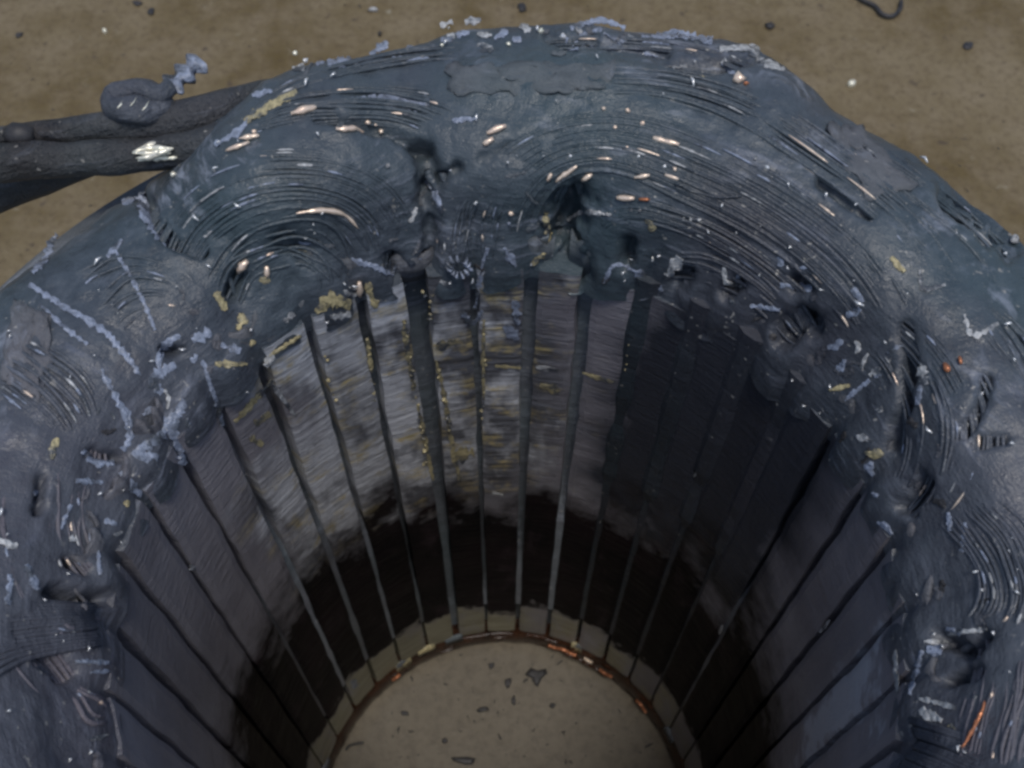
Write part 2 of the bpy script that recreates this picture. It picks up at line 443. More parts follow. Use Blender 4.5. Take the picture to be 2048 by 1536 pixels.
# teeth, each its own piece with its own nicks
half_open = {}
for i in range(-30, 40): half_open[i] = math.radians(random.uniform(0.85, 1.25))
for i in list(range(-30, 1))+list(range(12, 40)): half_open[i] *= random.uniform(0.55, 0.85)
half_open[5] = math.radians(1.9)
half_open[6] = math.radians(0.75)
half_open[8] = math.radians(1.25); half_open[7] = math.radians(1.2)
def make_tooth(i):
    a_left = slot_angle(i); a_right = slot_angle(i+1)       # a_left > a_right
    nz_ = 48
    V = []; F = []
    ring_n = 0
    for j in range(nz_+1):
        t = j/nz_
        z = -t*H
        w = math.radians(0.16)
        near = 2.6 if t < 0.3 else 1.6
        el = half_open.get(i, .018) + w*near*noise.noise(Vector((i*3.1, t*22, 0.3)))*1.3
        er = half_open.get(i+1, .018) + w*near*noise.noise(Vector((i*3.1, t*22, 7.3)))*1.3
        tp = 1.15 - 0.5*min(1, t*1.6)
        el *= tp; er *= tp
        aL = a_left - el; aR = a_right + er
        am = 0.5*(aL+aR)
        loop = []
        for u in np.linspace(0, 1, 7):
            a = aL + (aR-aL)*u
            r = 1.0 + 0.004*noise.noise(Vector((a*9, z*6, 1.7)))
            if u in (0, 1): r += 0.006
            loop.append((r, a))
        loop += [(1.035, aR), (1.06, aR), (1.12, am-math.radians(2.7)), (1.48, am-math.radians(2.7)),
                 (1.48, am+math.radians(2.7)), (1.12, am+math.radians(2.7)), (1.06, aL), (1.035, aL)]
        ring_n = len(loop)
        for r, a in loop: V.append((r*math.cos(a), r*math.sin(a), z))
    for j in range(nz_):
        for k in range(ring_n):
            k2 = (k+1) % ring_n
            F.append((j*ring_n+k, j*ring_n+k2, (j+1)*ring_n+k2, (j+1)*ring_n+k))
    F.append(tuple(range(ring_n))[::-1]); F.append(tuple(nz_*ring_n+k for k in range(ring_n)))
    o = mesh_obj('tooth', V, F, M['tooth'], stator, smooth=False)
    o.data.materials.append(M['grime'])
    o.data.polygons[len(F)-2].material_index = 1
    return o
for i in range(NS):
    make_tooth(i if i <= 20 else i-NS)

# slot wedges: grimy strips closing the slots just behind the openings, cuffs sticking out above
def make_wedge(i):
    a0 = slot_angle(i)
    hw = math.radians(2.6)
    broken = (i == 5)
    ztop = 0.05 + 0.05*random.random()
    V = []; F = []
    n = 36
    zs = np.linspace(ztop, -H-0.06, n+1); flush = 0 <= i <= 13; dark_slot = 9 <= i <= 12
    for j, z in enumerate(zs):
        rr = 1.072 if not broken else 1.15
        if broken and z < -1.2: rr = 1.15 - 0.05*min(1, (-1.2-z))
        if flush and not broken: rr = 1.072 - 0.050*min(1, max(0, ({3: -1.3, 4: -2.3, 5: -2.3, 6: -2.5, 7: -2.2, 8: -1.5}.get(i, -0.95)-0.25*noise.noise(Vector((i*1.9, 0, 0)))-z)/0.35))
        if dark_slot and z > -1.25: rr = 1.006 + 0.03*max(0, noise.noise(Vector((i*3.3, z*4, 2))))
        if z < -3.0 and flush: rr = 1.085
        rr += 0.006*noise.noise(Vector((i*2.3, z*3, 0)))
        for (dr, da) in ((0, -hw), (-0.012, -hw*0.4), (-0.012, hw*0.4), (0, hw), (0.03, hw), (0.03, -hw)):
            a = a0 + da; r = rr + dr
            V.append((r*math.cos(a), r*math.sin(a), z))
    for j in range(n):
        for k in range(6):
            k2 = (k+1) % 6
            F.append((j*6+k, j*6+k2, (j+1)*6+k2, (j+1)*6+k))
    F.append(tuple(range(6))[::-1]); F.append(tuple(n*6+k for k in range(6)))
    return mesh_obj('slot_wedge', V, F, M['wedge'] if not dark_slot else M['wedge_dark'], stator, smooth=False)
for i in range(NS):
    make_wedge(i if i <= 20 else i-NS)

# ------------------------------------------------------------------ upper end winding body
def interp_deg(tab, deg):
    d = (deg + 360) % 360
    xs = [t[0] for t in tab] + [tab[0][0] + 360]; ys = [t[1] for t in tab] + [tab[0][1]]
    if d < xs[0]: d += 360
    return float(np.interp(d, xs, ys))
RO = [(0, 1.62), (33, 1.70), (48, 1.69), (60, 1.70), (65, 1.80), (79, 1.77), (89, 1.76), (97, 1.75), (108, 1.69),
      (118, 1.70), (128, 1.60), (137, 1.62), (153, 1.66), (170, 1.66), (200, 1.64), (270, 1.64), (330, 1.62)]
HT = [(0, 0.36), (20, 0.40), (40, 0.44), (60, 0.46), (80, 0.46), (95, 0.42), (103, 0.38), (112, 0.44), (125, 0.40), (135, 0.26),
      (150, 0.22), (165, 0.24), (180, 0.30), (210, 0.42), (270, 0.44), (330, 0.40)]
def profile(deg):
    ro = interp_deg(RO, deg); h = interp_deg(HT, deg)
    return [(1.008, -0.03), (1.018, 0.06*h/0.4), (1.07, 0.42*h), (1.155, 0.82*h), (1.28, h), (1.42, 0.98*h),
            (ro-0.12, 0.86*h), (ro-0.03, 0.62*h), (ro, 0.35*h), (ro-0.03, 0.1*h), (ro-0.07, -0.02)]
NT, NV = 900, 110
TH = np.linspace(0, 2*PI, NT, endpoint=False)
base = np.zeros((NT, NV, 3)); 
for i, a in enumerate(TH):
    pr = resample(profile(math.degrees(a)), NV)
    base[i, :, 0] = pr[:, 0]*math.cos(a); base[i, :, 1] = pr[:, 0]*math.sin(a); base[i, :, 2] = pr[:, 1]
dv = np.gradient(base, axis=1); dt = np.roll(base, -1, 0) - np.roll(base, 1, 0)
nrm = np.cross(dt, dv); nrm /= np.linalg.norm(nrm, axis=2)[:, :, None] + 1e-12
if (nrm[:, NV//2, 2] < 0).mean() > 0.5: nrm = -nrm
smooth_faces = [(i*NV+v, ((i+1) % NT)*NV+v, ((i+1) % NT)*NV+v+1, i*NV+v+1) for i in range(NT) for v in range(NV-1)]

# lumps and grooves
amp = np.zeros((NT, NV))
for i in range(NT):
    for v in range(NV):
        x, y, z = base[i, v]
        q = Vector((x, y, z))
        amp[i, v] = 0.020*noise.noise(q*4.0) + 0.006*noise.noise(q*13.0) + 0.003*noise.noise(q*31.0)
ragged = np.array([[noise.noise(Vector(base[i, v])*24)+0.6*noise.noise(Vector(base[i, v])*55) for v in range(NV)] for i in range(NT)])
pix = project(base.reshape(-1, 3)).reshape(NT, NV, 2)
vis = ((base - CAM) * nrm).sum(2) < 0.05
def seg_dist(P, poly):
    best = np.full(P.shape[:-1], 1e9)
    for a, b in zip(poly[:-1], poly[1:]):
        a = np.array(a, float); b = np.array(b, float); ab = b-a
        t = np.clip(((P-a) @ ab)/(ab @ ab + 1e-9), 0, 1)
        best = np.minimum(best, np.linalg.norm(P - (a + t[..., None]*ab), axis=-1))
    return best
GROOVES = [([(640, 235), (720, 245), (790, 262), (850, 300)], 12, 0.05), ([(850, 300), (858, 345), (850, 400)], 20, 0.07), ([(862, 385), (890, 350), (915, 335)], 10, 0.05), ([(960, 318), (1000, 300), (1055, 285)], 7, 0.025),
           ([(290, 395), (310, 450), (350, 490), (405, 505)], 10, 0.07), ([(860, 430), (866, 500), (850, 560)], 16, 0.06), ([(785, 520), (810, 560), (840, 570)], 18, 0.07),
           ([(1140, 400), (1128, 450), (1115, 500), (1140, 520)], 30, 0.16), ([(1265, 480), (1255, 515)], 14, 0.08), ([(480, 560), (470, 590)], 14, 0.06), ([(570, 480), (600, 500)], 24, 0.04),
           ([(1350, 570), (1375, 545)], 16, 0.06), ([(1460, 580), (1480, 565)], 14, 0.07), ([(1600, 562), (1632, 562)], 12, 0.06), ([(1580, 655), (1610, 635), (1620, 640)], 22, 0.10),
           ([(1815, 660), (1825, 740), (1820, 820), (1795, 890)], 12, 0.06), ([(1975, 760), (1965, 820), (1940, 870)], 9, 0.05), ([(1860, 960), (1840, 990), (1815, 1010)], 18, 0.07),
           ([(1970, 890), (2010, 885)], 10, 0.05), ([(1640, 370), (1720, 430), (1740, 440)], 8, 0.04), ([(1900, 405), (1960, 440), (2020, 490)], 20, 0.07), ([(1350, 135), (1440, 140), (1510, 125)], 12, 0.05),
           ([(1100, 70), (1140, 85), (1180, 70)], 12, 0.05), ([(1180, 85), (1280, 90), (1330, 105)], 9, 0.05), ([(85, 950), (80, 1020)], 8, 0.05), ([(100, 1180), (150, 1195), (200, 1192)], 12, 0.08),
           ([(50, 1255), (90, 1310), (140, 1340)], 14, 0.08), ([(130, 1120), (160, 1135)], 10, 0.06), ([(190, 905), (235, 915)], 10, 0.05), ([(1890, 1275), (1940, 1300), (1960, 1280)], 14, 0.08),
           ([(1900, 1360), (1950, 1345)], 12, 0.08), ([(1850, 1510), (1890, 1490)], 18, 0.08), ([(1040, 300), (1075, 300)], 8, 0.04), ([(225, 380), (280, 395)], 8, 0.05), ([(330, 705), (360, 708)], 8, 0.06)]
for poly, w, dep in GROOVES:
    d = seg_dist(pix, poly)
    d = d + 0.55*w*ragged
    amp -= np.where(vis, dep*np.exp(-(np.maximum(d, 0)/w)**2), 0)
# broad bulges of the coil noses, so that the mass reads as separate bundles
for (cx, cy, rx, ry, hgt) in [(600, 380, 260, 110, .05), (1050, 330, 150, 120, .05), (1350, 400, 260, 140, .05), (1700, 520, 200, 160, .04),
                              (1900, 850, 130, 200, .05), (1000, 150, 500, 60, .03), (150, 650, 220, 130, .03), (1560, 200, 90, 80, .05)]:
    q = ((pix[..., 0]-cx)/rx)**2 + ((pix[..., 1]-cy)/ry)**2
    amp += np.where(vis, hgt*np.exp(-q*1.3), 0)
body = base + nrm*amp[..., None]
for i, a in enumerate(TH):
    ph = (a - T0)/PITCH
    bul = 0.5+0.5*math.cos(2*PI*ph)
    for v in range(0, 34):
        f = max(0.0, 1-v/33)
        x, y, z = body[i, v]; r = math.hypot(x, y)
        n1 = noise.noise(Vector((x*7, y*7, 1.0))); n2 = noise.noise(Vector((x*5+5, y*5, 0)))
        dr = f*(-0.016 + 0.018*n1 + 0.026*bul**3)
        dz = -max(0.0, 1-v/9)*(0.05 + 0.05*n2) + f*0.03*n1
        k = max(0.975, r+dr)/r
        body[i, v] = (x*k, y*k, z+dz)
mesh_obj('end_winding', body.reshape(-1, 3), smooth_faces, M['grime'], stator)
BV = BVHTree.FromPolygons([tuple(x) for x in body.reshape(-1, 3)], smooth_faces)

def hit(x, y):
    """point and outward normal on the winding head (or its slope) seen at photo position x, y"""
    d = ray(x, y)
    loc, nn, idx, dist = BV.ray_cast(Vector(CAM), Vector(d))
    if loc is None: return None
    nn = np.array(nn)
    if nn @ d > 0: nn = -nn
    return np.array(loc), nn
def hit_any(x, y):
    h = hit(x, y)
    if h is not None: return h
    P = on_plane(x, y, 0.0)
    r = math.hypot(P[0], P[1])
    if r < 1.0:
        a, z = on_bore(x, y, 0.998)
        return np.array([0.998*math.cos(a), 0.998*math.sin(a), z]), np.array([-math.cos(a), -math.sin(a), 0])
    P = on_plane(x, y, 0.12)
    return P, np.array([0, 0, 1.0])

# ------------------------------------------------------------------ coils traced along the winding head
def coil(A, B, n, rad, keep=0.9, seg=46, lift=0.002, jit=0.8, mat='strand', name='coil', crown=0.006):
    n = int(n*1.35)
    a = resample(A, seg); b = resample(B, seg)
    mb = MB(); worn = {'copper': MB(), 'film_pale': MB(), 'film': MB()}
    for k in range(n):
        if random.random() > keep: continue
        sink = random.uniform(-0.0085, -0.0015)
        for layer in range(1):
            t = (k + 0.5)/n
            ph = random.uniform(0, 9)
            pts = []
            for s in range(seg):
                u = t + jit/n*noise.noise(Vector((k*1.7+ph, s*0.10, 0)))*1.6
                q = a[s]*(1-u) + b[s]*u
                h = hit(q[0], q[1])
                if h is None: continue
                P, nn = h
                L = lift + sink + crown*max(0, 1-(2*t-1)**2) * math.sin(PI*min(1, max(0, s/(seg-1))))**0.7
                ue = s/(seg-1); L -= 0.026*(1-min(1, 7*min(ue, 1-ue)))
                L += 0.003*noise.noise(Vector((k*5.3, s*0.15, 3)))
                pts.append(P + nn*L)
            if len(pts) < 4: continue
            pts = np.array(pts)
            # smooth the run a little so that strands bridge hollows like wire does
            for _ in range(16):
                pts[1:-1] = 0.25*pts[:-2] + 0.5*pts[1:-1] + 0.25*pts[2:]
            V, F = tube(pts, 0.92*rad*random.uniform(0.85, 1.15), 6)
            mb.add(V, F)
            for _w in range(rw.choice((0, 0, 1, 1, 1, 2))):  # pale and copper slivers added as glints of worn wire
                i0 = rw.randint(2, max(3, len(pts)-8)); i1 = min(len(pts)-1, i0+rw.choice((2, 2, 2, 3, 4)))
                seg_ = resample(pts[i0:i1+1], 8) if i1-i0 > 1 else pts[i0:i1+1]
                if len(seg_) < 3: continue
                d_ = CAM - seg_[len(seg_)//2]; d_ = d_/np.linalg.norm(d_)
                nn_ = len(seg_)
                rr_ = [rad*0.72*(0.25+0.75*math.sin(PI*(q_+0.5)/nn_))*rw.uniform(0.6, 1.1) for q_ in range(nn_)]
                V, F = tube(seg_ + (d_*0.5+np.array([0, 0, 0.5]))*rw.uniform(0.0045, 0.0075), rr_, 5)
                worn[rw.choice(('copper', 'film_pale', 'film_pale', 'film', 'film'))].add(V, F)
    o = mb.build(name, M[mat], stator)
    for mt_, w_ in worn.items():
        if w_.v: tag(w_.build('worn_wire_glint', M[mt_], o), kind='stuff')
    return o

rw = random.Random(77)
coil([(725, 600), (735, 520), (700, 445), (600, 418), (490, 440), (410, 505), (370, 600)],
     [(848, 560), (852, 480), (835, 400), (765, 332), (640, 297), (500, 297), (385, 337), (310, 400), (300, 440)], 22, 0.0058)
coil([(640, 640), (640, 570), (600, 530), (540, 535), (500, 580), (480, 650)],
     [(722, 610), (728, 525), (695, 452), (600, 425), (495, 447), (415, 510), (380, 620)], 6, 0.006, jit=1.6)
coil([(1075, 560), (1065, 480), (1085, 400), (1135, 347), (1235, 342), (1340, 392), (1450, 442), (1580, 525), (1680, 630), (1720, 740)],
     [(905, 560), (898, 470), (915, 390), (985, 305), (1105, 238), (1250, 222), (1400, 272), (1560, 352), (1720, 470), (1815, 600), (1850, 740)], 30, 0.0060, seg=70)
coil([(1180, 555), (1190, 490), (1230, 445), (1320, 450), (1430, 500), (1530, 570), (1600, 660)],
     [(1160, 480), (1170, 430), (1235, 385), (1330, 410), (1445, 455), (1570, 540), (1665, 650)], 8, 0.0065)
coil([(455, 285), (560, 262), (680, 250), (800, 262), (850, 290)],
     [(500, 205), (620, 170), (760, 165), (900, 185), (1000, 230)], 10, 0.006, crown=0.01)
coil([(1000, 240), (1150, 195), (1300, 190), (1450, 235), (1600, 330), (1760, 450), (1880, 600)],
     [(1000, 130), (1200, 120), (1400, 140), (1560, 200), (1740, 330), (1900, 450), (2010, 600)], 16, 0.006, crown=0.008, jit=0.9)
coil([(1690, 670), (1755, 715), (1797, 800), (1805, 880), (1785, 960), (1735, 1010)],
     [(1790, 580), (1890, 650), (1970, 740), (2015, 850), (1995, 985), (1905, 1085), (1820, 1120)], 24, 0.0054, 0.75, jit=1.0, lift=0.0)
coil([(1850, 1020), (1930, 1100), (1960, 1200), (1900, 1260)],
     [(1960, 960), (2060, 1060), (2110, 1200), (2060, 1290)], 14, 0.0062)
coil([(1965, 1285), (1930, 1400), (1890, 1560)], [(2090, 1285), (2075, 1400), (2040, 1570)], 16, 0.0056, 0.7, mat='strand_pale', jit=1.2, lift=0.0)
coil([(90, 880), (85, 960), (85, 1010), (100, 1100), (130, 1165), (190, 1185)],
     [(222, 900), (228, 945), (225, 1000), (222, 1060), (225, 1110), (232, 1140)], 12, 0.0060, 0.7, seg=40, mat='strand_pale', jit=1.2, crown=0.002, lift=-0.002)
coil([(20, 900), (10, 1000), (20, 1100), (60, 1220), (130, 1320), (200, 1380)],
     [(-160, 900), (-160, 1050), (-120, 1200), (-40, 1360), (60, 1480), (160, 1540)], 16, 0.0060, 0.6, mat='strand_pale', jit=1.4, crown=0.002, lift=-0.002)
coil([(80, 1240), (95, 1285), (150, 1300), (215, 1285)], [(110, 1205), (150, 1222), (190, 1232), (225, 1240)], 6, 0.0065, 0.8, seg=26, mat='strand_pale', jit=1.0, crown=0.004)
coil([(135, 1390), (150, 1445), (190, 1470), (230, 1450)], [(150, 1360), (180, 1372), (205, 1385), (232, 1400)], 5, 0.0065, 0.8, seg=26, mat='strand_pale', jit=1.0, crown=0.004)
coil([(20, 640), (110, 680), (200, 760), (225, 850)], [(-90, 740), (0, 790), (90, 860), (140, 920)], 12, 0.007, crown=0.012, seg=26)

coil([(870, 560), (872, 500), (880, 430), (905, 380)], [(1000, 560), (1000, 490), (1010, 420), (1040, 360)], 12, 0.0055, 0.8, jit=1.0, seg=30)
coil([(420, 300), (520, 215), (660, 160), (820, 130), (1000, 110)], [(470, 215), (580, 160), (720, 115), (860, 90), (1010, 75)], 9, 0.0055, 0.7, jit=1.2)
coil([(1010, 110), (1200, 95), (1400, 115), (1540, 170)], [(1020, 72), (1200, 62), (1400, 85), (1540, 130)], 6, 0.0055, 0.7, jit=1.2)
coil([(1640, 260), (1760, 350), (1900, 460), (2020, 590)], [(1700, 250), (1820, 330), (1950, 430), (2060, 520)], 8, 0.0055, 0.7, jit=1.2)
coil([(1880, 560), (1980, 680), (2060, 820), (2080, 960)], [(1990, 580), (2070, 680), (2130, 820), (2150, 960)], 10, 0.0055, 0.7, jit=1.2)
coil([(110, 560), (180, 520), (260, 500), (370, 530)], [(240, 720), (280, 660), (330, 630), (400, 640)], 12, 0.0055, 0.7, jit=1.2, seg=30)
coil([(1290, 560), (1400, 560), (1500, 610), (1590, 700)], [(1250, 500), (1400, 500), (1530, 565), (1640, 670)], 8, 0.0055, 0.7, jit=1.2)

# coils on the near side of the head, built in its own polar coordinates
def auto_coil(d0, d1, n=16):
    mb = MB()
    for k in range(n):
        t = (k+0.5)/n
        pts = []
        for s in range(40):
            u = s/39
            deg = d0 + (d1-d0)*(0.5+0.5*(2*u-1)*(0.72+0.28*t))
            v = (0.10 + (0.34+0.40*t)*math.sin(PI*u)**0.6)
            i = int((deg % 360)/360*NT) % NT; j = min(NV-1, int(v*(NV-1)))
            pts.append(body[i, j] + nrm[i, j]*0.014)
        pts = np.array(pts)
        for _ in range(6): pts[1:-1] = 0.25*pts[:-2]+0.5*pts[1:-1]+0.25*pts[2:]
        V, F = tube(pts, 0.0068, 6); mb.add(V, F)
    mb.build('coil', M['strand'], stator)
for d0, d1 in ((-20, -80), (-75, -130), (-125, -175)): auto_coil(d0, d1)

# bundles leaving each slot, visible as lumps behind the tooth tips
def slot_exit(i):
    a0 = slot_angle(i)
    mb = MB()
    for k in range(5):
        a = a0 + math.radians(random.uniform(-1.9, 1.9)); r0 = 1.085 + 0.03*random.random()
        lean = random.uniform(-0.10, 0.10)
        pts = []
        for s in range(9):
            u = s/8
            rr = r0 + 0.06*u*u; zz = -0.10 + (0.10+0.28*interp_deg(HT, math.degrees(a0))/0.4*1.0)*u
            aa = a + lean*u*u
            pts.append((rr*math.cos(aa), rr*math.sin(aa), zz))
        V, F = tube(pts, 0.011*random.uniform(.8, 1.2), 6); mb.add(V, F)
    mb.build('slot_bundle', M['strand'], stator)
for i in range(NS): slot_exit(i if i <= 20 else i-NS)

# paper cuffs folded out of the slots over the tooth ends
def cuff(i):
    a0 = slot_angle(i); V = []; F = []
    hw = math.radians(random.uniform(2.9, 4.0)); n = 12
    h0 = random.uniform(0.03, 0.11)
    for s in range(n+1):
        u = s/n*2-1
        a = a0 + hw*u
        top = h0*(1+0.7*noise.noise(Vector((i*4.1, u*2.2, 2)))) + 0.02
        for (r, z) in ((1.035+0.02*u*u, -0.05), (1.03+0.03*u*u+0.01*noise.noise(Vector((i, u*3, 5))), top), (1.042+0.03*u*u, top), (1.047+0.02*u*u, -0.05)):
            V.append((r*math.cos(a), r*math.sin(a), z))
    for s in range(n):
        for k in range(4):
            k2 = (k+1) % 4
            F.append((s*4+k, s*4+k2, (s+1)*4+k2, (s+1)*4+k))
    F.append((3, 2, 1, 0)); F.append(tuple(n*4+k for k in range(4)))
    mesh_obj('slot_liner', V, F, M['paper'], stator)
for i in range(NS): cuff(i if i <= 20 else i-NS)

# ------------------------------------------------------------------ film flakes, smears and bare wire
def ribbon(path, wpx, mat='film', name='insulation_flake', lift=0.003, parent=stator, thick=0.0025, crump=0.003):
    path = np.array(path, float)
    L = np.linalg.norm(np.diff(path, axis=0), axis=1).sum()
    n = max(5, int(L/4.5)+1)
    c = resample(path, n)
    t = np.gradient(c, axis=0); t /= np.linalg.norm(t, axis=1)[:, None]+1e-9
    nn2 = np.stack([-t[:, 1], t[:, 0]], -1)
    sd_ = random.uniform(0, 99)
    K = 5
    top = []
    for i in range(n):
        u = i/(n-1)
        w = wpx*0.5*(0.35+0.65*math.sin(PI*min(1, max(0, u*0.9+0.05)))**0.5)*(max(0.15, 1+0.9*noise.noise(Vector((sd_, i*0.55, 0)))+random.uniform(-.25, .25)))
        for k in range(K):
            f = (k/(K-1))*2-1
            q = c[i] + nn2[i]*(f*w + wpx*(0.3*noise.noise(Vector((sd_+3, i*0.6, k*0.4)))+random.uniform(-.08, .08)))
            P, nrm_ = hit_any(q[0], q[1])
            top.append(P + nrm_*(lift + crump*noise.noise(Vector((sd_+7, i*0.8, k*0.9))) + crump*0.6*(1-f*f)))
    top = np.array(top)
    nrm_ = hit_any(*c[n//2])[1]
    bot = top - nrm_*thick
    V = np.vstack([top, bot]); o = n*K; F = []
    for i in range(n-1):
        for k in range(K-1):
            a, b_, c_, d_ = i*K+k, i*K+k+1, (i+1)*K+k+1, (i+1)*K+k
            F.append((a, b_, c_, d_)); F.append((o+d_, o+c_, o+b_, o+a))
        F.append((i*K, (i+1)*K, o+(i+1)*K, o+i*K)); F.append((i*K+K-1, o+i*K+K-1, o+(i+1)*K+K-1, (i+1)*K+K-1))
    for k in range(K-1):
        F.append((k+1, k, o+k, o+k+1)); e = (n-1)*K
        F.append((e+k, e+k+1, o+e+k+1, o+e+k))
    return mesh_obj(name, V, F, M[mat], parent, smooth=False)

FLAKES = [
 ([(115,470),(100,490),(90,520),(65,545)],15,'film'), ([(230,500),(260,550),(285,600),(310,660)],9,'film'), ([(245,480),(215,515)],9,'film'),
 ([(60,570),(130,615),(205,660),(250,710),(280,750)],12,'film'), ([(80,610),(130,655),(175,690)],8,'film'), ([(360,670),(330,690),(318,720),(320,745)],13,'film'),
 ([(420,662),(385,682)],22,'film'), ([(350,730),(320,745),(305,765),(325,785)],19,'film'), ([(200,740),(235,800),(255,840),(258,880),(245,900)],14,'film'),
 ([(305,815),(285,830)],12,'film'), ([(370,800),(355,830),(345,860),(355,890),(365,930)],20,'film'), ([(350,830),(310,880),(275,905),(315,915)],20,'film'),
 ([(165,900),(190,925),(228,925)],15,'film'), ([(240,945),(265,975),(282,990)],18,'film'), ([(205,965),(150,962)],10,'film'), ([(405,720),(420,770),(435,810),(445,850)],10,'film'),
 ([(440,690),(480,702)],14,'film'), ([(430,728),(492,728)],10,'film_gold'), ([(545,708),(530,732)],16,'film_pale'), ([(540,710),(605,668)],7,'film_gold'),
 ([(285,385),(292,430),(312,460),(345,488),(370,503)],20,'film'), ([(245,405),(290,395)],12,'film'), ([(735,203),(790,205),(860,207)],36,'film'), ([(770,222),(805,232)],12,'film'),
 ([(690,200),(742,198)],8,'film'), ([(905,242),(955,238)],10,'film'), ([(655,128),(705,122)],16,'film'), ([(740,110),(775,92)],10,'film'), ([(785,118),(865,120)],9,'film'),
 ([(500,232),(480,262),(430,290)],12,'film'), ([(490,245),(540,212),(595,185)],18,'film_gold'), ([(505,192),(545,182)],10,'film'),
 ([(850,358),(870,385),(884,425)],12,'film'), ([(843,515),(856,548)],15,'film'), ([(950,615),(958,570),(965,530),(975,495)],8,'film'), ([(1008,495),(1032,532)],11,'film'),
 ([(735,565),(745,605)],12,'film_gold'), ([(635,625),(660,600),(700,608)],26,'film_gold'), ([(660,635),(700,628)],14,'film_pale'), ([(735,580),(752,615)],16,'film_gold'), ([(700,518),(740,530),(785,552)],11,'film'),
 ([(925,625),(945,645),(965,620)],10,'film'), ([(1030,600),(1035,650)],14,'film'), ([(1275,540),(1295,585),(1325,575)],20,'film'), ([(1335,552),(1362,515)],20,'film_pale'),
 ([(1208,565),(1230,530),(1275,542)],8,'film'), ([(1092,425),(1096,490)],13,'film_gold'), ([(1135,440),(1170,425),(1225,430)],8,'film_pale'), ([(1450,535),(1455,565),(1490,570)],11,'film_pale'),
 ([(1555,568),(1625,578)],12,'film'), ([(1705,575),(1725,605)],14,'film'), ([(1782,515),(1808,545)],12,'film_gold'), ([(1840,540),(1846,578),(1890,570)],9,'film_pale'),
 ([(1928,630),(1945,672),(1995,648)],11,'film_pale'), ([(1740,750),(1762,735)],13,'film_pale'), ([(1840,735),(1852,770)],20,'film_pale'), ([(1842,770),(1836,810)],10,'film'), ([(1935,845),(1912,875)],16,'film_pale'),
 ([(1715,870),(1745,882)],12,'film_pale'), ([(1730,905),(1768,908)],15,'film_gold'), ([(1690,800),(1740,760)],9,'film'), ([(1850,1283),(1895,1287)],11,'film_pale'), ([(1895,1268),(1975,1258)],8,'film_pale'),
 ([(1855,1298),(1885,1305)],18,'film'), ([(1840,1398),(1912,1416)],10,'film_pale'), ([(1840,1422),(1885,1442)],16,'film_pale'), ([(1900,1450),(1915,1490)],20,'film_gold'), ([(1898,1025),(1902,1062)],10,'film'),
 ([(1932,1045),(1926,1105)],11,'film'), ([(1140,57),(1200,42),(1250,58)],12,'film'), ([(1285,88),(1340,70),(1425,82)],18,'film'), ([(1440,98),(1500,97),(1520,120),(1568,142)],15,'film_pale'),
 ([(1362,122),(1374,160)],12,'film_pale'), ([(1398,148),(1428,190)],8,'film_gold'), ([(880,52),(905,44)],13,'film_pale'), ([(930,46),(962,40)],13,'film_pale'), ([(1040,52),(1062,62)],12,'film_pale'),
 ([(755,98),(775,85)],14,'film'), ([(1820,1390),(1845,1300)],8,'film'), ([(140,1010),(120,1060)],10,'film'), ([(-10,1080),(35,1095)],14,'film_pale'), ([(50,1130),(75,1180)],14,'film'),
 ([(180,1480),(215,1470)],8,'film_pale'), ([(150,1322),(215,1325)],9,'film'), ([(180,1345),(215,1342)],8,'film'), ([(20,1150),(15,1210)],12,'film'), ([(195,1100),(200,1150)],9,'film'),
 ([(1600,385),(1615,405)],14,'film_pale'), ([(1480,550),(1470,565)],8,'film'), ([(1500,610),(1560,620)],9,'film'), ([(1660,780),(1700,770)],8,'film_gold'),
 ([(955,88),(985,98),(960,102)],9,'film_pale'), ([(1290,290),(1330,300)],6,'film'),
]
for p, w, mt in FLAKES: ribbon(p, w, mt)

def bead(x, y, rpx, mat, name='bare_wire', parent=stator):
    """a short stub: squashed irregular pebble on the winding"""
    P, nn = hit_any(x, y)
    dist = (P-CAM) @ FW; r = 0.8*rpx/FPX*dist
    V = []; F = []
    rows, cols = 4, 7
    for i in range(rows+1):
        a = PI*i/rows
        for k in range(cols):
            w = 2*PI*k/cols
            q = np.array([math.sin(a)*math.cos(w), math.sin(a)*math.sin(w), math.cos(a)*0.8])
            V.append(P + nn*(0.002+r*0.2) + q*r*random.uniform(0.55, 1.1))
    for i in range(rows):
        for k in range(cols):
            k2 = (k+1) % cols
            F.append((i*cols+k, (i+1)*cols+k, (i+1)*cols+k2, i*cols+k2))
    return mesh_obj(name, V, F, M[mat], parent)

def bare(path, rpx, mat='copper', lift=0.009):
    c = resample(path, max(4, int(np.linalg.norm(np.array(path[-1])-np.array(path[0]))/8)+2))
    pts = []; rr = 0
    for q in c:
        P, nn = hit_any(q[0], q[1]); rr = rpx/FPX*((P-CAM) @ FW); pts.append(P + nn*lift)
    n = len(pts)
    rad = [1.2*rr*(0.3+0.85*math.sin(PI*(i+0.5)/n))*random.uniform(0.6, 1.2) for i in range(n)]
    V, F = tube(pts, rad, 6)
    return mesh_obj('bare_wire', V, F, M[mat], stator)
for p, r_ in [([(585,232),(605,225),(635,215)],6), ([(672,262),(725,263)],5.5), ([(968,290),(988,278)],6), ([(975,268),(1012,254)],5), ([(1305,278),(1358,292)],5), ([(1112,360),(1130,345),(1155,330)],5),
              ([(590,424),(640,418),(690,428),(715,455)],4), ([(1165,358),(1185,346)],4), ([(475,540),(495,520)],7), ([(531,530),(533,552)],6), ([(1095,360),(1103,345)],4), ([(480,282),(520,276)],4),
              ([(1235,393),(1270,395)],5), ([(1270,355),(1300,350)],3.5), ([(1330,350),(1358,358)],4), ([(455,305),(500,290)],3.5), ([(718,560),(716,590)],5)]:
    bare(p, r_)
